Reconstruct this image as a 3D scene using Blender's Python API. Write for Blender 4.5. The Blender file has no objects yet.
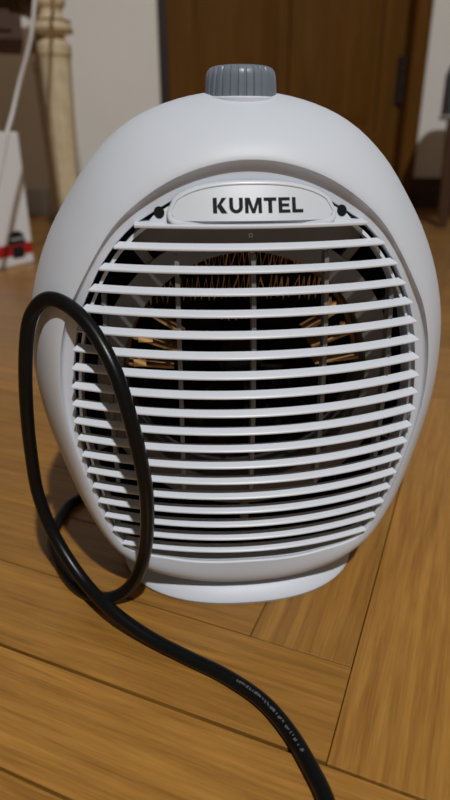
import bpy, bmesh, math, random
import numpy as np
from mathutils import Vector, Matrix
random.seed(7)
R = math.radians
scene = bpy.context.scene
COL = scene.collection

# ------------------------------------------------------------------ camera, world, light, exposure
cam_d = bpy.data.cameras.new('camera'); cam = bpy.data.objects.new('camera', cam_d); COL.objects.link(cam)
cam.location = (0, 0, .24); cam.rotation_euler = (R(90 - 24), 0, 0)
cam_d.sensor_fit = 'VERTICAL'; cam_d.sensor_height = 36; cam_d.sensor_width = 36
cam_d.lens = 605 / 800 * 36; cam_d.clip_start = .01
cam_d.dof.use_dof = True; cam_d.dof.focus_distance = .285; cam_d.dof.aperture_fstop = 7.5
scene.camera = cam
w = bpy.data.worlds.new('world'); scene.world = w; w.use_nodes = True
w.node_tree.nodes['Background'].inputs[0].default_value = (.9, .93, 1, 1)
w.node_tree.nodes['Background'].inputs[1].default_value = .25
LAMP = (.45, -1.18, 2.60)
ld = bpy.data.lights.new('ceiling_lamp_light', 'AREA'); ld.shape = 'DISK'; ld.size = .09
ld.energy = 86; ld.color = (1, .985, .965)
lo = bpy.data.objects.new('ceiling_lamp_light', ld); COL.objects.link(lo); lo.location = LAMP
scene.view_settings.view_transform = 'Standard'; scene.view_settings.look = 'None'
scene.view_settings.exposure = 0.0; scene.view_settings.gamma = 1; scene.view_settings.use_curve_mapping = False

# ------------------------------------------------------------------ materials
def mat(name, col, rough=.5, metal=0, spec=.5, noise=None, bump=None, coat=0):
    m = bpy.data.materials.new(name); m.use_nodes = True
    nt = m.node_tree; b = nt.nodes['Principled BSDF']
    b.inputs['Base Color'].default_value = (*col, 1); b.inputs['Roughness'].default_value = rough
    b.inputs['Metallic'].default_value = metal; b.inputs['Specular IOR Level'].default_value = spec
    b.inputs['Coat Weight'].default_value = coat
    tc = nt.nodes.new('ShaderNodeTexCoord')
    if noise:
        sc, amt = noise
        n = nt.nodes.new('ShaderNodeTexNoise'); n.inputs['Scale'].default_value = sc; n.inputs['Detail'].default_value = 5
        nt.links.new(tc.outputs['Object'], n.inputs['Vector'])
        r = nt.nodes.new('ShaderNodeValToRGB')
        r.color_ramp.elements[0].position = .3; r.color_ramp.elements[1].position = .7
        r.color_ramp.elements[0].color = (*[c * (1 - amt) for c in col], 1)
        r.color_ramp.elements[1].color = (*[min(1, c * (1 + amt)) for c in col], 1)
        nt.links.new(n.outputs['Fac'], r.inputs['Fac']); nt.links.new(r.outputs['Color'], b.inputs['Base Color'])
    if bump:
        sc, st = bump
        n2 = nt.nodes.new('ShaderNodeTexNoise'); n2.inputs['Scale'].default_value = sc; n2.inputs['Detail'].default_value = 3
        nt.links.new(tc.outputs['Object'], n2.inputs['Vector'])
        bp = nt.nodes.new('ShaderNodeBump'); bp.inputs['Strength'].default_value = st; bp.inputs['Distance'].default_value = .0005
        nt.links.new(n2.outputs['Fac'], bp.inputs['Height']); nt.links.new(bp.outputs['Normal'], b.inputs['Normal'])
    return m

def wood(name, dark, light, axis_scale, rough, rand=True, vary=.25, coat=.0, spec=.5):
    """grain stretched along one local axis; each object shifted and tinted by its random number"""
    m = bpy.data.materials.new(name); m.use_nodes = True
    nt = m.node_tree; b = nt.nodes['Principled BSDF']; L = nt.links.new
    tc = nt.nodes.new('ShaderNodeTexCoord'); oi = nt.nodes.new('ShaderNodeObjectInfo')
    mul = nt.nodes.new('ShaderNodeMath'); mul.operation = 'MULTIPLY'; mul.inputs[1].default_value = 37.0
    L(oi.outputs['Random'], mul.inputs[0])
    comb = nt.nodes.new('ShaderNodeCombineXYZ'); L(mul.outputs[0], comb.inputs[0]); L(mul.outputs[0], comb.inputs[1]); L(mul.outputs[0], comb.inputs[2])
    add = nt.nodes.new('ShaderNodeVectorMath'); add.operation = 'ADD'; L(tc.outputs['Object'], add.inputs[0])
    if rand: L(comb.outputs[0], add.inputs[1])
    mp = nt.nodes.new('ShaderNodeMapping'); mp.inputs['Scale'].default_value = axis_scale; L(add.outputs[0], mp.inputs['Vector'])
    n = nt.nodes.new('ShaderNodeTexNoise'); n.inputs['Scale'].default_value = 1; n.inputs['Detail'].default_value = 6; n.inputs['Roughness'].default_value = .62
    n.inputs['Distortion'].default_value = .5
    L(mp.outputs[0], n.inputs['Vector'])
    mp2 = nt.nodes.new('ShaderNodeMapping'); mp2.inputs['Scale'].default_value = [a * 4.5 for a in axis_scale]; L(add.outputs[0], mp2.inputs['Vector'])
    n2 = nt.nodes.new('ShaderNodeTexNoise'); n2.inputs['Scale'].default_value = 1; n2.inputs['Detail'].default_value = 4; L(mp2.outputs[0], n2.inputs['Vector'])
    mx = nt.nodes.new('ShaderNodeMath'); mx.operation = 'MULTIPLY_ADD'; mx.inputs[1].default_value = .45
    L(n2.outputs['Fac'], mx.inputs[0]); L(n.outputs['Fac'], mx.inputs[2])
    r = nt.nodes.new('ShaderNodeValToRGB'); r.color_ramp.elements[0].position = .45; r.color_ramp.elements[1].position = .96
    r.color_ramp.elements[0].color = (*dark, 1); r.color_ramp.elements[1].color = (*light, 1)
    L(mx.outputs[0], r.inputs['Fac'])
    hsv = nt.nodes.new('ShaderNodeHueSaturation'); L(r.outputs['Color'], hsv.inputs['Color'])
    mr = nt.nodes.new('ShaderNodeMapRange'); mr.inputs['To Min'].default_value = 1 - vary; mr.inputs['To Max'].default_value = 1 + vary
    L(oi.outputs['Random'], mr.inputs['Value'])
    if rand: L(mr.outputs[0], hsv.inputs['Value'])
    L(hsv.outputs['Color'], b.inputs['Base Color'])
    b.inputs['Roughness'].default_value = rough; b.inputs['Coat Weight'].default_value = coat; b.inputs['Coat Roughness'].default_value = .25
    b.inputs['Specular IOR Level'].default_value = spec
    bp = nt.nodes.new('ShaderNodeBump'); bp.inputs['Strength'].default_value = .25; bp.inputs['Distance'].default_value = .0004
    L(n2.outputs['Fac'], bp.inputs['Height']); L(bp.outputs['Normal'], b.inputs['Normal'])
    return m

M = {}
M['white'] = mat('white_plastic', (.545, .595, .665), .5, bump=(1400, .12))
M['grille'] = mat('grille_plastic', (.585, .63, .69), .38)
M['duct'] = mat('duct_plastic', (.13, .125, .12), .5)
M['black_in'] = mat('black_plastic', (.008, .0075, .007), .8, spec=.1)
M['knob'] = mat('knob_plastic', (.15, .185, .23), .33)
M['badge'] = mat('badge_plastic', (.55, .60, .665), .3)
M['ink'] = mat('dark_ink', (.018, .021, .026), .9, spec=.1)
M['mica'] = mat('mica_board', (.36, .20, .075), .6, noise=(90, .35))
M['wire'] = mat('heating_ribbon', (.85, .52, .19), .4, metal=.1)
M['steel'] = mat('screw_steel', (.25, .24, .22), .4, metal=1)
M['cord'] = mat('black_rubber', (.004, .0045, .005), .30, spec=.22, bump=(900, .06))
M['mark'] = mat('cord_print', (.10, .11, .115), .45)
M['plank'] = wood('oak_parquet', (.185, .081, .014), (.38, .188, .037), (9, 170, 170), .36, vary=.14, coat=.12)
M['joint'] = mat('joint_dirt', (.02, .011, .006), .9)
M['door'] = wood('door_wood', (.10, .041, .005), (.165, .070, .009), (30, 30, 2.2), .6, rand=False, spec=.15)
M['door_dark'] = mat('door_edge_wood', (.018, .008, .004), .6)
M['dwood'] = wood('dark_wood', (.045, .018, .008), (.075, .030, .012), (4, 60, 60), .5, rand=False)
M['wall'] = mat('wall_paint', (.90, .905, .87), .85, noise=(3, .03), bump=(200, .2))
M['wallr'] = mat('side_wall_paint', (.58, .54, .48), .85, noise=(3, .03))
M['ceil'] = mat('ceiling_paint', (.62, .61, .60), .9)
M['far_wall'] = mat('bounce_cutting_wall_paint', (.26, .23, .20), .9, noise=(3, .05))  # tone of the unseen walls, darkened to cut light bounced onto the heater
M['skirt'] = mat('skirting_paint', (.62, .62, .60), .5)
M['cream'] = mat('cream_lacquer', (.66, .565, .38), .45, noise=(40, .12))
M['gold'] = mat('antique_gilding', (.36, .26, .11), .45, noise=(250, .4))
M['box'] = mat('white_carton', (.86, .89, .93), .45)
M['red'] = mat('red_print', (.48, .018, .016), .5)
M['wcable'] = mat('white_cable', (.62, .62, .63), .4)
M['cushion'] = mat('blue_grey_cloth', (.13, .16, .21), .9, noise=(120, .25), bump=(600, .5))
M['piping'] = mat('pale_piping', (.6, .6, .6), .8)
em = bpy.data.materials.new('lamp_glass'); em.use_nodes = True
em.node_tree.nodes['Principled BSDF'].inputs['Emission Color'].default_value = (1, .95, .88, 1)
em.node_tree.nodes['Principled BSDF'].inputs['Emission Strength'].default_value = 6
M['lamp'] = em

# ------------------------------------------------------------------ helpers
def obj(name, verts, faces, m, parent=None, smooth=None, label=None):
    me = bpy.data.meshes.new(name); me.from_pydata([tuple(v) for v in verts], [], faces); me.update()
    bm = bmesh.new(); bm.from_mesh(me); bmesh.ops.recalc_face_normals(bm, faces=bm.faces); bm.to_mesh(me); bm.free()
    me.materials.append(M[m] if isinstance(m, str) else m)
    if smooth is not None:
        me.shade_smooth(); me.set_sharp_from_angle(angle=R(smooth))
    o = bpy.data.objects.new(name, me); COL.objects.link(o)
    if parent: o.parent = parent
    if label: o['label'] = label
    return o
def empty(name, loc, rz=0):
    o = bpy.data.objects.new(name, None); COL.objects.link(o); o.location = loc; o.rotation_euler = (0, 0, rz)
    o.empty_display_size = .05
    return o
def tag(o, label, cat, group=None):
    o['label'] = label; o['category'] = cat
    if group: o['group'] = group
    return o
def structure(o, label=None, cat=None):
    o['kind'] = 'structure'
    if label: o['label'] = label
    if cat: o['category'] = cat
    return o
class MB:
    def __init__(s): s.v = []; s.f = []
    def add(s, vs, fs):
        b = len(s.v); s.v += [tuple(v) for v in vs]; s.f += [tuple(b + i for i in f) for f in fs]; return s
    def box(s, x0, x1, y0, y1, z0, z1):
        return s.add([(x, y, z) for z in (z0, z1) for y in (y0, y1) for x in (x0, x1)],
                     [(0, 2, 3, 1), (4, 5, 7, 6), (0, 1, 5, 4), (2, 6, 7, 3), (0, 4, 6, 2), (1, 3, 7, 5)])
    def rings(s, rings, cap0=True, cap1=True, closed=False):
        n = len(rings[0]); vs = [p for r in rings for p in r]; fs = []
        k = len(rings)
        for i in range(k if closed else k - 1):
            a = i * n; b = ((i + 1) % k) * n
            for j in range(n): fs.append((a + j, a + (j + 1) % n, b + (j + 1) % n, b + j))
        if not closed:
            if cap0: fs.append(tuple(range(n - 1, -1, -1)))
            if cap1: fs.append(tuple((k - 1) * n + j for j in range(n)))
        return s.add(vs, fs)
    def lathe(s, prof, c=(0, 0, 0), n=32, flute=None):
        rr = []
        for (r, z) in prof:
            ring = []
            for j in range(n):
                a = 2 * math.pi * j / n; q = r
                if flute: q = flute(r, z, a)
                ring.append((c[0] + q * math.cos(a), c[1] + q * math.sin(a), c[2] + z))
            rr.append(ring)
        return s.rings(rr)
    def prism(s, poly, y0, y1):      # polygon in x,z extruded along y
        n = len(poly)
        return s.rings([[(x, y0, z) for x, z in poly], [(x, y1, z) for x, z in poly]])
    def tube(s, pts, r, n=12, closed=False):
        P = [Vector(p) for p in pts]; k = len(P); rings = []; up = None
        for i in range(k):
            if closed: t = P[(i + 1) % k] - P[i - 1]
            else: t = P[min(i + 1, k - 1)] - P[max(i - 1, 0)]
            t.normalize()
            if up is None:
                up = t.orthogonal().normalized()
            else:
                up = (up - t * up.dot(t)).normalized()
            b = t.cross(up); rad = r(i / (k - 1)) if callable(r) else r
            rings.append([P[i] + (up * math.cos(2 * math.pi * j / n) + b * math.sin(2 * math.pi * j / n)) * rad for j in range(n)])
        return s.rings(rings, closed=closed)
    def build(s, name, m, parent=None, smooth=None, label=None): return obj(name, s.v, s.f, m, parent, smooth, label)
def spline(pts, k=8):
    P = [Vector(p) for p in pts]; out = []
    for i in range(len(P) - 1):
        p0 = P[max(i - 1, 0)]; p1 = P[i]; p2 = P[i + 1]; p3 = P[min(i + 2, len(P) - 1)]
        for j in range(k):
            t = j / k
            out.append(.5 * ((2 * p1) + (p2 - p0) * t + (2 * p0 - 5 * p1 + 4 * p2 - p3) * t * t + (3 * p1 - p0 - 3 * p2 + p3) * t ** 3))
    out.append(P[-1]); return out

# ------------------------------------------------------------------ room shell
WR = math.atan2(.21, 1.318)                 # the back wall runs slightly away to the right
W0 = (0, 2.052, 0)
X0, X1, YB, ZC = -2.6, 2.6, -3.6, 2.75
def on_wall(o): o.location = W0; o.rotation_euler = (0, 0, WR); return o     # local x along wall, local -y into the room
DL, DR, DT = -.196, .628, 2.06
wb = MB(); wb.box(-2.70, DL, 0, .1, 0, ZC).box(DR, 2.68, 0, .1, 0, ZC).box(DL, DR, 0, .1, DT, ZC)
structure(on_wall(wb.build('wall_back', 'wall')), 'cream painted wall behind the heater with a brown door')
structure(MB().box(X0 - .1, X0, YB, 1.65, 0, ZC).build('wall_left', 'far_wall'), 'unseen side wall beyond the table, taupe toned dark to cut bounce')
structure(MB().box(X1, X1 + .1, YB, 2.46, 0, ZC).build('wall_right', 'far_wall'), 'unseen side wall past the stool, taupe toned dark to cut bounce')
structure(MB().box(X0 - .1, X1 + .1, YB - .1, YB, 0, ZC).build('wall_rear', 'far_wall'), 'unseen wall opposite the door, taupe toned dark to cut bounce')
structure(MB().box(X0 - .1, X1 + .1, YB - .1, 2.60, ZC, ZC + .08).build('ceiling', 'ceil'), 'plain white painted ceiling')
bl = MB(); bl.prism([(-2.60, 0), (DL - .004, 0), (DL - .004, .073), (-2.60, .073)], -.014, 0)
structure(on_wall(bl.build('baseboard_left', 'skirt')), 'white skirting board left of the door')
structure(on_wall(MB().box(DR + .004, 2.60, -.016, 0, 0, .095).build('baseboard_right', 'dwood')), 'dark wooden skirting board right of the door')

# door: frame, leaf with stiles, rails and sunk panels
door = structure(empty('door_1', (0, 0, 0))); on_wall(door); door['label'] = 'brown wooden panel door with a dark hinge'
MB().box(DL, DL + .026, -.004, .1, 0, DT).build('jamb', 'door_dark', door)
MB().box(DR - .05, DR, -.02, .1, 0, DT).build('jamb', 'door', door)
MB().box(DL + .026, DR - .05, -.004, .1, DT - .05, DT).build('lintel', 'door', door)
a, b = DL + .03, DR - .053
leaf = MB().box(a, b, .052, .08, .008, DT - .054).build('leaf', 'door', door)
for x0, x1 in ((a, a + .075), (.165, .2), (.206, .242), (b - .075, b)):
    MB().box(x0, x1, .035, .052, .008, DT - .054).build('stile', 'door', leaf)
for z0, z1 in ((.008, .24), (.95, 1.06), (DT - .16, DT - .054)):
    for x0, x1 in ((a + .075, .165), (.242, b - .075)):
        MB().box(x0, x1, .036, .052, z0, z1).build('rail', 'door', leaf)
for x0, x1 in ((a + .075, .165), (.242, b - .075)):
    for z0, z1 in ((.24, .95), (1.06, DT - .16)):
        pm = MB(); g = .012; h = .035
        pm.rings([[(x0 + e, y, z0 + e), (x1 - e, y, z0 + e), (x1 - e, y, z1 - e), (x0 + e, y, z1 - e)] for e, y in ((0.0, .052), (0.0, .046), (g, .048), (g + h, .041))], cap0=False)
        pm.build('panel', 'door', leaf)
for z in (.318, 1.6):
    hm = MB(); hx = DR - .056
    for q in range(3): hm.lathe([(.0, q * .045 + .001), (.0085, q * .045 + .001), (.0085, q * .045 + .043), (0, q * .045 + .043)], (hx, .022, z), 12)
    hm.box(hx - .016, hx + .012, .026, .034, z, z + .135)
    hm.build('hinge', 'door_dark', door)

# parquet: herringbone of planks, each a child of the floor
FW, FL, GAP = .0532, .408, .00012
fa = R(-22.2); U = Vector((math.cos(fa), math.sin(fa))); V = Vector((-math.sin(fa), math.cos(fa)))
ORG = Vector((.0622, .2178)) - U * FL - V * FW
floor = structure(MB().box(X0 - .1, X1 + .1, YB - .1, 2.60, -.06, -.0125).build('floor', 'joint'), 'herringbone oak parquet floor')
def plank_mesh(L, W):
    g = GAP; c = .00045
    m = MB(); x0, x1, y0, y1 = -L / 2 + g, L / 2 - g, -W / 2 + g, W / 2 - g
    rr = []
    for e, z in ((0, -.012), (0, -c), (c, 0)):
        rr.append([(x0 + e, y0 + e, z), (x1 - e, y0 + e, z), (x1 - e, y1 - e, z), (x0 + e, y1 - e, z)])
    m.rings(rr, cap0=False); return m
pm = plank_mesh(FL, FW)
spots = []
for i in range(-130, 131):
    for j in range(-20, 21):
        bx, by = i * FW + j * FL, -i * FW + j * FL
        for (cx, cy, rot) in ((bx + FL / 2, by + FW / 2, 0), (bx + FL + FW / 2, by + FL / 2, math.pi / 2)):
            p = ORG + U * cx + V * cy
            if X0 + .0 < p.x < X1 - .0 and YB < p.y < 2.16 + .159 * p.x: spots.append((p.x, p.y, rot))
def show(s):
    x, y = s[0], s[1]; d = math.hypot(x, y)
    inside = y > .05 and abs(x) < .55 * y + .25
    return d if inside else d + 3
spots.sort(key=show)
first = None
for k, (x, y, rot) in enumerate(spots[:296]):
    if first is None: o = first = obj('plank', pm.v, pm.f, 'plank', floor)
    else:
        o = first.copy(); COL.objects.link(o); o.parent = floor
    rr = random.Random(k * 13 + 5)
    o.location = (x, y, rr.uniform(-.0004, 0)); o.rotation_euler = (0, 0, fa + rot + rr.uniform(-.0010, .0010))
    o.scale.y = rr.uniform(.988, 1)
    if abs(V.dot(Vector((x, y))) - (V.dot(Vector((.0622, .2178))) - 1.5 * FW)) < .004 and rot == 0 and abs(x) < .3: o.scale.y = .965
rest = MB()
for (x, y, rot) in spots[296:]:
    c, s = math.cos(fa + rot), math.sin(fa + rot)
    rest.add([(x + c * v[0] - s * v[1], y + s * v[0] + c * v[1], v[2]) for v in pm.v], pm.f)
ro = rest.build('far_planks', 'plank', floor); ro['kind'] = 'stuff'

# ceiling lamp (out of frame, the light of the room)
lamp = tag(empty('ceiling_lamp', (LAMP[0], LAMP[1], ZC)), 'round ceiling lamp above the heater', 'lamp')
MB().lathe([(0, -.02), (.13, -.02), (.14, -.012), (.14, 0), (0, 0)], n=40).build('lamp_base', 'ceil', lamp, 40)
MB().lathe([(0, -.11), (.05, -.105), (.09, -.085), (.12, -.05), (.125, -.02), (0, -.02)], n=40).build('lamp_shade', 'lamp', lamp, 40)

# ------------------------------------------------------------------ fan heater
H = tag(empty('fan_heater', (.0073, .318, 0), R(5.2)), 'white oval fan heater with louvred grille standing on the parquet', 'heater')
CZ = .134
def polar(pts):
    """closed symmetric outline radius(angle) from right-half points (x,z), top to bottom"""
    ang = []; rad = []
    for x, z in pts:
        ang.append(math.atan2(x, z - CZ)); rad.append(math.hypot(x, z - CZ))   # 0 = up, pi = down
    ang = np.array(ang); rad = np.array(rad)
    A = np.concatenate([-ang[::-1], ang[1:] if ang[0] == 0 else ang]); Rr = np.concatenate([rad[::-1], rad[1:] if ang[0] == 0 else rad])
    A = np.concatenate([A[:-1] - 2 * math.pi, A, A[1:] + 2 * math.pi]); Rr = np.concatenate([Rr[:-1], Rr, Rr[1:]])
    def fn(a):
        a = (a + math.pi) % (2 * math.pi) - math.pi
        i = int(np.searchsorted(A, a) - 1); i = max(1, min(len(A) - 3, i))
        t = (a - A[i]) / (A[i + 1] - A[i]); d = A[i + 1] - A[i]
        m0 = (Rr[i + 1] - Rr[i - 1]) / (A[i + 1] - A[i - 1]) * d; m1 = (Rr[i + 2] - Rr[i]) / (A[i + 2] - A[i]) * d
        return (2*t**3-3*t**2+1)*Rr[i] + (t**3-2*t**2+t)*m0 + (-2*t**3+3*t**2)*Rr[i+1] + (t**3-t**2)*m1
    return fn
def yc(z): return -.069 + (1.9 if z > .12 else 1.3) * (z - .12) ** 2
def yslat(x, z): return yc(z) + .0172 * (x / .0785) ** 2
O_pts = [(0, .2572), (.027, .2543), (.0525, .2445), (.0706, .2297), (.0842, .212), (.0943, .196), (.1025, .178), (.1080, .159), (.1105, .133),
         (.1083, .104), (.0998, .074), (.0870, .046), (.0730, .026), (.058, .0150), (.035, .0100), (0, .0085)]
I_pts = [(0, .2290), (.030, .2229), (.0465, .2137), (.059, .2030), (.0682, .1905), (.0755, .1785), (.0825, .1656), (.0870, .151), (.0893, .134), (.0888, .112),
         (.0855, .094), (.0812, .0765), (.0770, .060), (.0710, .044), (.0665, .0360), (.060, .0322), (.04, .0300), (0, .0292)]
T_pts = [(0, .2205), (.028, .2150), (.0420, .2080), (.0510, .2025), (.0602, .1935), (.0672, .184), (.0722, .1747), (.0765, .1656), (.0795, .156), (.0815, .147), (.0830, .137),
         (.0842, .124), (.0845, .110), (.0838, .1025), (.0825, .094), (.0792, .0765), (.0752, .060), (.0692, .044), (.0650, .0372), (.059, .0338), (.04, .0318), (0, .0310)]
fO, fI, fT = polar(O_pts), polar(I_pts), polar(T_pts)
NA = 128
ANG = [2 * math.pi * k / NA for k in range(NA)]
def ptO(a): r = fO(a); return np.array([r * math.sin(a), CZ + r * math.cos(a)])
def ptI(a): r = fI(a); return np.array([r * math.sin(a), CZ + r * math.cos(a)])
def ptT(a, d=0): r = fT(a) - d; return np.array([r * math.sin(a), CZ + r * math.cos(a)])
def yrim(a): p = ptI(a); return yslat(p[0], p[1]) + .0006
def half_in(z, d=0):
    """half width of the inner outline (inset d) at height z"""
    best = 0
    for k in range(0, 361):
        a = math.pi * k / 360; p = ptT(a, d); q = ptT(a + math.pi / 360, d)
        if (p[1] - z) * (q[1] - z) <= 0 and p[1] != q[1]:
            best = max(best, p[0] + (q[0] - p[0]) * (z - p[1]) / (q[1] - p[1]))
    return best
rings = []
for g, y in ((.42, .060), (.20, .0585), (.10, .052), (.035, .038), (.008, .020)):      # back half
    rings.append([(lambda p: (p[0], y, p[1]))((ptO(a) - (0, CZ)) * (1 - g) + (0, CZ)) for a in ANG])
for f in (0, .03, .07, .13, .21, .31, .43, .56, .70, .83, .93, .98, 1.0):
    ring = []
    for a in ANG:
        pw = 1.45 + 3.6 * (.5 - .5 * math.cos(a)) ** 10
        p = ptO(a) * (1 - f) + ptI(a) * f
        ring.append((p[0], yrim(a) * (1 - (1 - f) ** pw) ** (1 / pw), p[1]))
    rings.append(ring)
for g, dy in ((.05, .0010), (.12, .0022), (.22, .0030), (.40, .0032), (.70, .0030), (.96, .0028), (1, .0033), (1.012, .0085)):
    ring = []
    for a in ANG:
        p = ptI(a) * (1 - g) + ptT(a) * g; k = min(1, (fI(a) - fT(a)) / .008)
        ring.append((p[0], yrim(a) + (dy * max(k, .3) if g <= 1 else dy), p[1]))
    rings.append(ring)
# turn rim round to the back to give the shell wall thickness
MB().rings(rings, cap0=True, cap1=False).build('housing', 'white', H, 50, 'white plastic egg-shaped housing with a recessed bevel round the grille')
# dark interior tub
tub = []
for d, dy, y in ((.0004, .0080, None), (.0008, .020, None), (.002, 0, -.006), (.022, 0, .006)):
    tub.append([(ptT(a, d)[0], yrim(a) + dy if y is None else y, ptT(a, d)[1]) for a in ANG[::2]])
MB().rings(tub, cap0=False).build('inner_tub', 'black_in', H, 40)
# foot
ft = []
for aa, bb, z in ((.0600, .0480, 0), (.0700, .0575, 0), (.0710, .0583, .002), (.0703, .0576, .0040), (.0672, .0545, .0070), (.0650, .0520, .0092), (.0610, .0480, .0100), (.0590, .0450, .0105), (.0560, .042, .030)):
    ring = []
    for k in range(72):
        t = 2 * math.pi * k / 72; e = 2 / 2.3
        cx, cy = math.cos(t), math.sin(t)
        ring.append((aa * math.copysign(abs(cx) ** e, cx), bb * math.copysign(abs(cy) ** e, cy), z))
    ft.append(ring)
MB().rings(ft).build('base', 'white', H, 35)

# grille
SD, ST = .0047, .0026
def slat_section(): # (depth back from front, z)
    return [(.0000, .0003), (.0000, .0008), (.0003, .0012), (.0009, .0015), (SD, ST), (SD, ST - .0012), (.0012, .0001), (.0004, 0)]
for k in range(18):
    z = .1943 - .00916 * k
    xe = half_in(z) + .0004
    rr = []; n = 26
    for i in range(n + 1):
        x = -xe + 2 * xe * i / n
        y = yslat(x, z)
        cut = 1.0
        rr.append([(x - math.copysign(.0022, x) * (d / SD) * (abs(x) / xe) ** 8, y + d, z - .001 + dz) for d, dz in slat_section()])
    MB().rings(rr).build('slat', 'grille', H, 35)
# frame that carries the slat ends
fr = []
for d, dy0 in ((.0030, 0), (.0044, 0), (.0044, 1), (.0030, 1)):
    ring = []
    for a in ANG:
        p = ptT(a, d * max(0, min(1, (ptT(a)[1] - .034) / .03)) - .0004)
        if p[1] > .2025: p = np.array([p[0], .2025])
        ring.append((p[0], (yslat(p[0], p[1]) + .0045) if dy0 == 0 else yslat(p[0], p[1]) + .016, p[1]))
    fr.append(ring)
MB().rings(fr, closed=True).build('grille_frame', 'grille', H, 40)
for x in (-.066, -.033, 0, .033, .066):
    zs = [.1915 - .006 * i for i in range(27)]
    zs = [z for z in zs if half_in(z, .004) > abs(x) and z > .072]
    rr = []
    for z in zs:
        y = yslat(x, z) + SD - .0002
        rr.append([(x - .0010, y, z), (x + .0010, y, z), (x + .0010, y + .006, z), (x - .0010, y + .006, z)])
    MB().rings(rr).build('grille_bar', 'duct', H)
# panel behind the badge, ledge below it and the dark grey strip under the ledge
ZL = .2040
top = [ptT(a, .0010) for a in np.linspace(-1.0, 1.0, 41)]
top = [p for p in top if p[1] > ZL + .0002]
xs = half_in(ZL, .0010)
poly = [(-xs, ZL - .001)] + [tuple(p) for p in top] + [(xs, ZL - .001)]
def yp(x, z): return yslat(x, .205) + .0025 + .48 * (z - .204)      # the panel leans back
def ztop(x):
    for p, q in zip(top[:-1], top[1:]):
        if p[0] <= x <= q[0]: return p[1] + (q[1] - p[1]) * (x - p[0]) / (q[0] - p[0])
    return ZL
pan = MB(); rr = []
for i in range(41):
    x = -xs + 2 * xs * i / 40; zt = max(ztop(x), ZL + .0002)
    rr.append([(x, yp(x, ZL), ZL - .001), (x, yp(x, zt), zt), (x, yp(x, zt) + .003, zt), (x, yp(x, ZL) + .003, ZL - .001)])
pan.rings(rr)
pan.build('badge_panel', 'white', H, 30)
xe = half_in(ZL) + .0016
rr = []
for i in range(27):
    x = -xe + 2 * xe * i / 26
    rr.append([(x, yslat(x, .203) - .001 + d, ZL - .0018 + dz) for d, dz in [(0, .0004), (0, .0012), (.0005, .0017), (.017, .0022), (.017, 0), (.0008, 0)]])
MB().rings(rr).build('ledge', 'grille', H, 35)
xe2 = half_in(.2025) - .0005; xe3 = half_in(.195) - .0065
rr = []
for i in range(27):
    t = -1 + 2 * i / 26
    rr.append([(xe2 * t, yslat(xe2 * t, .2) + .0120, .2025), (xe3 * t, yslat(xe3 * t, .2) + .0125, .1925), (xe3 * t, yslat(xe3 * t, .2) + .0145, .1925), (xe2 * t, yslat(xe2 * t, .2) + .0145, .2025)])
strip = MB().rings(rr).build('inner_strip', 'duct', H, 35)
mk = MB(); c0 = (0, yslat(0, .2) + .0122, .1978)
mk.rings([[(c0[0] + q * math.cos(2*math.pi*j/4 + .785), c0[1] + dy, c0[2] + q * math.sin(2*math.pi*j/4 + .785)) for j in range(4)] for q, dy in ((.0012, .0004), (.0012, -.0002), (.0007, -.0002), (.0007, .0004))], closed=True)
mk.build('moulding_mark', 'badge', strip)
for sx in (-1, 1):  # flat black discs, the dark inside of the screw holes put into colour
    cx, cz = sx * .0398, .2082
    MB().rings([[(cx + q * math.cos(2*math.pi*j/20), yp(cx + q * math.cos(2*math.pi*j/20), cz + q * math.sin(2*math.pi*j/20)) + dy, cz + q * math.sin(2*math.pi*j/20)) for j in range(20)] for q, dy in ((.0023, .0005), (.0023, -.00015), (.0020, -.0002), (.0012, -.0001))]).build('screw_hole_disc', 'black_in', H, 30, 'flat black disc for the dark inside of a screw hole beside the badge')
# badge
def badge_poly(inset=0):
    pts = []; hw, zb, zt = .0364 - inset, .2036 + inset, .2208 - inset
    rc = .0034; ze = zb + .0095 - inset * 1.3
    for j in range(7): a = R(180 + 15 * j); pts.append((-hw + rc + rc * math.cos(a), zb + rc + rc * math.sin(a)))
    for j in range(7): a = R(270 + 15 * j); pts.append((hw - rc + rc * math.cos(a), zb + rc + rc * math.sin(a)))
    for j in range(25):
        t = 1 - 2 * j / 24; x = hw * t
        z = ze - .0030 + (zt - ze + .0030) * (1 - abs(t) ** 2.6) ** .62
        if abs(t) == 1: z = ze - .0042
        pts.append((x * (1 if abs(t) < 1 else 1), z))
    return pts
def yb(x, z): return yp(x, z) - .0030
bp_ = MB()
bp_.rings([[(x, yb(x, z) + dy, z) for x, z in badge_poly(e)] for e, dy in ((0, .0040), (0, .0006), (.0004, .0001), (.0009, 0), (.0014, .0001), (.0017, .0006))], cap0=False, cap1=False)
badge = bp_.build('badge', 'badge', H, 30, 'pale badge plate with dark block lettering')
bo = badge_poly(.0016); hw_ = max(p[0] for p in bo); rr = []
def bz(x, up):
    zz = []
    for p, q in zip(bo, bo[1:] + bo[:1]):
        if (p[0] - x) * (q[0] - x) <= 0 and p[0] != q[0]: zz.append(p[1] + (q[1] - p[1]) * (x - p[0]) / (q[0] - p[0]))
    return max(zz) if up else min(zz)
for i in range(49):
    x = (-1 + 2 * i / 48) * (hw_ - .00005)
    za, zb_ = bz(x, False), bz(x, True)
    rr.append([(x, yb(x, za) + .0005, za), (x, yb(x, zb_) + .0005, zb_), (x, yb(x, zb_) + .002, zb_), (x, yb(x, za) + .002, za)])
MB().rings(rr).build('badge_face', 'badge', badge, 30)
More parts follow.
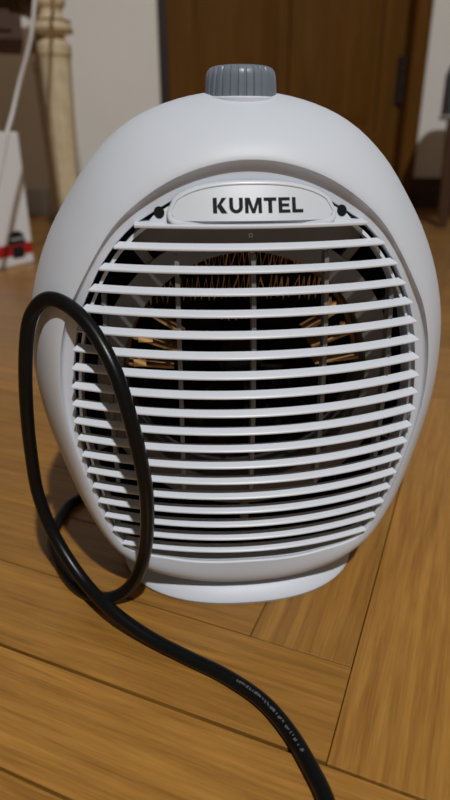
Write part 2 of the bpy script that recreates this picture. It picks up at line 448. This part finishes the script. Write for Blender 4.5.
# lettering, letters as plain polygons in a unit cell (x 0..1, z 0..1)
def quad(*p): return list(p)
LET = {
 'K': (1.05, [[(0,0),(.30,0),(.30,1),(0,1)], [(.30,.42),(.66,1),(1.0,1),(.56,.50),(.36,.50)], [(.36,.60),(.30,.42),(.62,0),(1.05,0),(.60,.60)]]),
 'M': (1.25, [[(0,0),(.26,0),(.26,1),(0,1)], [(.99,0),(1.25,0),(1.25,1),(.99,1)], [(.26,1),(.26,.62),(.51,0),(.625,.30),(.36,1)], [(.89,1),(.625,.30),(.74,0),(.99,.62),(.99,1)], [(.51,0),(.74,0),(.625,.30)]]),
 'T': (.95, [[(0,.78),(.95,.78),(.95,1),(0,1)], [(.33,0),(.62,0),(.62,.78),(.33,.78)]]),
 'E': (.88, [[(0,0),(.28,0),(.28,1),(0,1)], [(.28,.79),(.86,.79),(.86,1),(.28,1)], [(.28,.40),(.80,.40),(.80,.60),(.28,.60)], [(.28,0),(.88,0),(.88,.21),(.28,.21)]]),
 'L': (.84, [[(0,0),(.28,0),(.28,1),(0,1)], [(.28,0),(.84,0),(.84,.22),(.28,.22)]]),
}
up = []
for j in range(10):
    a0, a1 = R(180 + 18 * j), R(198 + 18 * j)
    up.append([(.5 + .5 * math.cos(a0), .42 + .42 * math.sin(a0)), (.5 + .5 * math.cos(a1), .42 + .42 * math.sin(a1)), (.5 + .22 * math.cos(a1), .42 + .20 * math.sin(a1)), (.5 + .22 * math.cos(a0), .42 + .20 * math.sin(a0))])
LET['U'] = (1.0, up + [[(0,.42),(.28,.42),(.28,1),(0,1)], [(.72,.42),(1,.42),(1,1),(.72,1)]])
word = 'KUMTEL'; LH = .0060; sp = .15; xs_ = 1.0
tot = sum(LET[c][0] for c in word) + sp * (len(word) - 1); sx_ = .0386 / tot; cur = -.0193 + .0022
for ch in word:
    wd, polys = LET[ch]; lm = MB()
    for pl in polys:
        q = [(cur + x * sx_, .2082 + z * LH) for x, z in pl]
        lm.rings([[(x, yb(x, z) + .0007, z) for x, z in q], [(x, yb(x, z) + .00038, z) for x, z in q]])
    lm.build('letter', 'ink', badge, label='dark letter ' + ch)
    cur += (wd + sp) * sx_

# air guide ring, supports, heating element, fan behind
EC = (0, .128)
def circ(r, y, n=64): return [(EC[0] + r * math.sin(2*math.pi*j/n), y, EC[1] + r * math.cos(2*math.pi*j/n)) for j in range(n)]
MB().rings([circ(.061, -.036), circ(.073, -.040), circ(.073, -.037), circ(.063, -.033), circ(.063, -.010), circ(.061, -.010)], closed=True).build('air_guide', 'duct', H, 40)
for ang in (-62, -38, -14, 14, 38, 62, 115, -115, 180):
    a = R(ang); d = np.array([math.sin(a), math.cos(a)]); t = np.array([d[1], -d[0]]); c = np.array(EC)
    q = [c + d * .070 - t * .0022, c + d * .070 + t * .0022, c + d * .089 + t * .0022, c + d * .089 - t * .0022]
    lim = [p for p in q]
    for i in (2, 3):
        s = q[i] - c; rr_ = np.linalg.norm(s)
        while True:
            aa = math.atan2(q[i][0], q[i][1] - CZ)
            if math.hypot(q[i][0], q[i][1] - CZ) < fT(aa) - .006: break
            q[i] = q[i] - d * .001
    if np.linalg.norm(q[2] - c) > .074:
        MB().prism([tuple(p) for p in q], -.0385, -.034).build('air_guide_arm', 'duct', H)
def arc(r, y, a0, a1, n=48): return [(EC[0] + r * math.sin(R(a0 + (a1 - a0) * k / n)), y, EC[1] + r * math.cos(R(a0 + (a1 - a0) * k / n))) for k in range(n + 1)]
HE = MB(); o1, o2, o3, o4 = (arc(r, y, -88, 88) for r, y in ((.0605, -.020), (.0605, -.0185), (.0585, -.0185), (.0585, -.020)))
HE.rings([list(q) for q in zip(o1, o2, o3, o4)])
element = HE.build('heating_element', 'mica', H, 40, 'brown mica arc wound with zigzag heating ribbon')
for ang in (-84, -70, -56, 56, 70, 84):
    a = R(ang); d = np.array([math.sin(a), math.cos(a)]); t = np.array([d[1], -d[0]]); c = np.array(EC)
    q = [c + d * .036 - t * .0006, c + d * .036 + t * .0006, c + d * .0585 + t * .0006, c + d * .0585 - t * .0006]
    MB().prism([tuple(p) for p in q], -.032, -.019).build('mica_board', 'mica', element)
r_ = random.Random(4)
for xa, xb, z0, z1 in ((-.034, .037, .1795, .1905), (-.047, .038, .1650, .1762), (-.012, .010, .1540, .1590)):
    pts = []; x = xa; j = 0
    while x < xb:
        if (x + .05) % .0145 > .0022:
            pts.append((x + r_.uniform(-.0004, .0004), -.0285 + (.004 if j % 2 else 0), (z0 if j % 2 else z1) + r_.uniform(-.0008, .0008) - .9 * x * x)); j += 1
        x += .00135
    MB().tube(pts, .00085, 6).build('heating_ribbon', 'wire', element, 60)
for sx, ang, ln in ((-1, -68, .007), (-1, -82, .006), (1, 50, .007), (1, 66, .007)):      # terminals beside the element
    a = R(ang); c = np.array(EC) + np.array([math.sin(a), math.cos(a)]) * .053
    MB().box(c[0] - ln / 2, c[0] + ln / 2, -.0335, -.031, c[1] - .0018, c[1] + .0018).lathe([(0, 0), (.0014, 0), (.0014, .002), (0, .002)], (c[0], -.0322, c[1] + .0018), 10).build('terminal', 'wire', element)
fan = MB().lathe([(0, -.004), (.012, -.004), (.014, .004), (0, .004)], n=20)
fan.v = [(x, z - .005, y + EC[1]) for x, y, z in fan.v]
fan = fan.build('fan_hub', 'black_in', H, 40)
for k in range(7):
    a0 = 2 * math.pi * k / 7; bm_ = MB(); rg = []
    for i in range(6):
        r = .012 + .042 * i / 5; w_ = .28 + .03 * i
        p0 = (r * math.sin(a0), -.002, EC[1] + r * math.cos(a0)); p1 = (r * math.sin(a0 + w_), -.008, EC[1] + r * math.cos(a0 + w_))
        rg.append([p0, p1, (p1[0], p1[1] + .001, p1[2]), (p0[0], p0[1] + .001, p0[2])])
    bm_.rings(rg).build('fan_blade', 'black_in', fan, 40)

# knob
def kf(r, z, a):
    if z < .001 or z > .0128 or r < .010: return r
    q = (a * 28 / (2 * math.pi)) % 1
    return r - (.0007 if q < .28 else 0)
kp = [(0, 0), (.0178, 0), (.0178, .0006), (.0176, .0011), (.0174, .006), (.0170, .0105), (.0164, .0125), (.0152, .0139), (.0132, .0147), (.010, .0151), (0, .0153)]
kn = MB().lathe([(r * .96, z) for r, z in kp], (0, 0, .2522), 28 * 7, kf).build('control_knob', 'knob', H, 28, 'grey ribbed round control knob')
MB().lathe([(0, 0), (.0186, 0), (.0184, .0030), (.0178, .0036), (0, .0036)], (0, 0, .2505), 64).build('knob_collar', 'white', H, 40)

# power cord
inv = Matrix.Translation((.0073, .318, 0)) @ Matrix.Rotation(R(5.2), 4, 'Z'); inv = inv.inverted()
CP = [(.012, .384, .040), (-.010, .398, .030), (-.045, .402, .012), (-.080, .384, .0045),
(-0.1038, 0.3600, 0.0033), (-0.1098, 0.3443, 0.0033), (-0.1100, 0.3176, 0.0033), (-0.1000, 0.2930, 0.0033), (-0.0861, 0.2728, 0.0033), (-0.0710, 0.2622, 0.0033), (-0.0586, 0.2610, 0.0062),
(-0.0478, 0.2570, 0.0211), (-0.0400, 0.2480, 0.0480), (-0.0366, 0.2400, 0.0813), (-0.0382, 0.2380, 0.1055), (-0.0428, 0.2400, 0.1298), (-0.0490, 0.2460, 0.1471), (-0.0591, 0.2560, 0.1608), (-0.0697, 0.2640, 0.1683), (-0.0796, 0.2690, 0.1705),
(-0.0873, 0.2720, 0.1655), (-0.0928, 0.2740, 0.1551), (-0.0975, 0.2760, 0.1335), (-0.1010, 0.2790, 0.1079), (-0.1030, 0.2820, 0.0833), (-0.1020, 0.2810, 0.0580), (-0.0942, 0.2760, 0.0337),
(-0.0773, 0.2617, 0.0155), (-0.0582, 0.2440, 0.0100), (-0.0380, 0.2315, 0.0048), (-0.0172, 0.2197, 0.0033), (0.0000, 0.2095, 0.0033), (0.0168, 0.1957, 0.0033), (0.0279, 0.1797, 0.0033),
(0.0352, 0.1631, 0.0033), (0.0393, 0.1503, 0.0033), (0.0412, 0.1326, 0.0033), (.040, .10, .0033), (.034, .06, .0033), (.05, -.02, .0033), (.12, -.12, .0033), (.3, -.25, .0033), (.6, -.3, .0033)]
cps = spline(CP, 9)
cps = [cps[0]] + [(cps[i - 1] + cps[i] * 2 + cps[i + 1]) / 4 for i in range(1, len(cps) - 1)] + [cps[-1]]
cord = MB().tube([inv @ p for p in cps], .0034, 18).build('power_cord', 'cord', H, 60, 'thick black rubber power cord in an upright loop')
# embossed, unreadable print along the cord
mk = MB(); r_ = random.Random(3)
seg = [i for i in range(len(cps)) if .004 < cps[i].x < .033 and cps[i].y < .21 and cps[i].y > .165 and cps[i].z < .01]
i = seg[0]; dist = 0
fine = []
for i in seg:
    for q in range(4): fine.append(cps[i].lerp(cps[i + 1], q / 4))
for i in range(0, len(fine) - 1):
    if r_.random() < .42: continue
    p = fine[i]; t = (fine[i + 1] - fine[i]).normalized(); side = Vector((0, 0, 1)).cross(t).normalized()
    n_ = (Vector((0, 0, 1)) * .93 + side * -.30).normalized(); b_ = n_.cross(t)
    c = p + n_ * .00335 + b_ * r_.uniform(-.0003, .0003); hh = r_.uniform(.0003, .0007)
    q = [c + t * sx * .00018 + b_ * sy * hh for sx, sy in ((-1, -1), (1, -1), (1, 1), (-1, 1))]
    mk.rings([[inv @ v for v in q], [inv @ (v + n_ * .00018) for v in q]])
mk.build('cord_lettering', 'mark', cord)

# ------------------------------------------------------------------ table with turned, fluted cream legs
TB = tag(empty('side_table', (-.334, 1.36, 0), R(17.6)), 'cream side table with turned fluted leg and dark wooden apron', 'table')
leg_prof = [(0, 0), (.014, 0), (.017, .006), (.017, .016), (.012, .022), (.016, .030), (.021, .050), (.0225, .12), (.0300, .355), (.0312, .375), (.0330, .380), (.0330, .392),
            (.0290, .397), (.0225, .402), (.0215, .408), (.030, .411), (.0365, .413), (.0385, .418), (.0380, .424), (.0345, .430), (.0340, .434), (.0245, .437), (.0205, .446), (.0215, .452), (.0275, .457), (.0300, .464), (.0285, .471), (.022, .475), (.022, .49)]
def lf(r, z, a):
    if .045 < z < .352: return r * (1 - .13 * (math.sin(a * 4) ** 8 if True else 0))
    if .412 < z < .431: return r * (1 - .05 * (math.sin(a * 9) ** 2))
    return r
leg = MB().lathe(leg_prof, n=72, flute=lf)
TWD, TDP = .95, .36
for i, (x, y) in enumerate(((0, 0), (-TWD, 0), (0, TDP), (-TWD, TDP))):
    l = leg.build('leg', 'cream', TB, 35) if i == 0 else bpy.data.objects.new('leg', leg0.data)
    if i == 0: leg0 = l
    else: COL.objects.link(l); l.parent = TB
    l.location = (x, y, 0)
    for z0, z1, r in ((.4135, .4165, .0392), (.4305, .4335, .0358), (.372, .3745, .0322)):
        MB().lathe([(r - .006, z0), (r, z0), (r, z1), (r - .006, z1)], n=40).build('gilt_ring', 'gold', l, 40)
    MB().box(-.032, .032, -.032, .032, .488, .62).build('leg_block', 'cream', l)
MB().box(-TWD - .06, .06, -.06, TDP + .06, .62, .645).build('table_top', 'cream', TB)
for x0, x1, y0, y1 in ((-TWD + .033, -.033, -.012, .01), (-TWD + .033, -.033, TDP - .01, TDP + .012), (-.012, .01, .033, TDP - .033), (-TWD - .01, -TWD + .012, .033, TDP - .033)):
    MB().box(x0, x1, y0, y1, .49, .62).build('apron', 'cream', TB)
dr = MB().box(-TWD + .05, -.055, .04, TDP - .04, .405, .615).build('drawer', 'dwood', TB)
MB().box(-TWD + .07, -.075, .034, .04, .42, .60).build('drawer_front', 'dwood', dr)

# white carton with red band and handle
BX = tag(empty('carton', (-.382, 1.2175, 0), R(58)), 'white carton with red band and black print beside the table leg', 'box')
BL, BD, BH = .34, .15, .238
cb = MB(); e = .002
cb.rings([[(-BL + q, q, z), (-q, q, z), (-q, BD - q, z), (-BL + q, BD - q, z)] for q, z in ((e, 0), (0, e), (0, BH - e), (e, BH))])
cb.build('body', 'box', BX)
MB().box(-BL - .0004, .0004, -.0005, BD + .0004, .019, .041).build('red_band', 'red', BX)
pr = MB(); pr.prism([(-0.049, .014), (-0.021, .014), (-0.021, .036), (-0.049, .036)], -.0010, -.0006)
pr.prism([(-0.055, .040), (-0.015, .040), (-0.015, .049), (-0.055, .049)], -.0010, -.0006)
pr.prism([(-0.055, .052), (-0.015, .052), (-0.021, .060), (-0.029, .065), (-0.041, .065), (-0.049, .060)], -.0010, -.0006)
pr.build('black_print', 'ink', BX)
hp = [(-BL / 2 + .155 * math.cos(R(t)), BD / 2, BH - .004 + .034 * math.sin(R(t)) ** .7) for t in range(4, 177, 8)]
MB().tube(hp, .0075, 10).build('handle', 'box', BX, 50)

# white cable hanging in front of the carton
wc = [(-.46, 1.50, .649), (-.40, 1.42, .649), (-.35, 1.36, .649), (-.316, 1.308, .651), (-.300, 1.280, .638), (-.286, 1.22, .57), (-.284, 1.15, .50), (-.289, 1.11, .45), (-.300, 1.10, .39), (-.312, 1.10, .355), (-.331, 1.10, .312), (-.346, 1.085, .262), (-.352, 1.07, .238), (-.360, 1.06, .205), (-.370, 1.045, .165), (-.380, 1.03, .125), (-.395, .99, .06), (-.41, .95, .012), (-.44, .90, .0045), (-.50, .82, .0045)]
MBc = MB().tube(spline(wc, 6), .0036, 10)
tag(MBc.build('white_cable', 'wcable', None, 60), 'thin white cable hanging from the table past the carton', 'cable')

# stool at the right edge, by the wall
ST_ = tag(empty('stool', (.800, 1.763, 0), R(-17.7)), 'blue grey upholstered stool by the beige wall at the right edge', 'stool')
cu = []
for e, z in ((.012, .27), (.002, .275), (0, .285), (0, .375), (.006, .392), (.03, .402), (.08, .407)):
    ring = []
    for k in range(40):
        t = 2 * math.pi * k / 40; x, y = math.cos(t), math.sin(t); q = .5
        ring.append(((.22 - e) * math.copysign(abs(x) ** q, x), (.17 - e) * math.copysign(abs(y) ** q, y), z))
    cu.append(ring)
MB().rings(cu).build('cushion', 'cushion', ST_, 45)
pp = []
for k in range(60):
    t = 2 * math.pi * k / 60; x, y = math.cos(t), math.sin(t)
    pp.append((.221 * math.copysign(abs(x) ** .5, x), .171 * math.copysign(abs(y) ** .5, y), .272))
MB().tube(pp, .004, 8, closed=True).build('piping', 'piping', ST_, 60)
MB().box(-.2, .2, -.15, .15, .225, .27).build('seat_frame', 'dwood', ST_)
for sx in (-1, 1):
    for sy in (-1, 1):
        l = MB(); l.rings([[(sx * .18 + u * r, sy * .13 + v * r, z) for u, v in ((-1, -1), (1, -1), (1, 1), (-1, 1))] for r, z in ((.012, 0), (.019, .226))])
        l.build('leg', 'dwood', ST_)
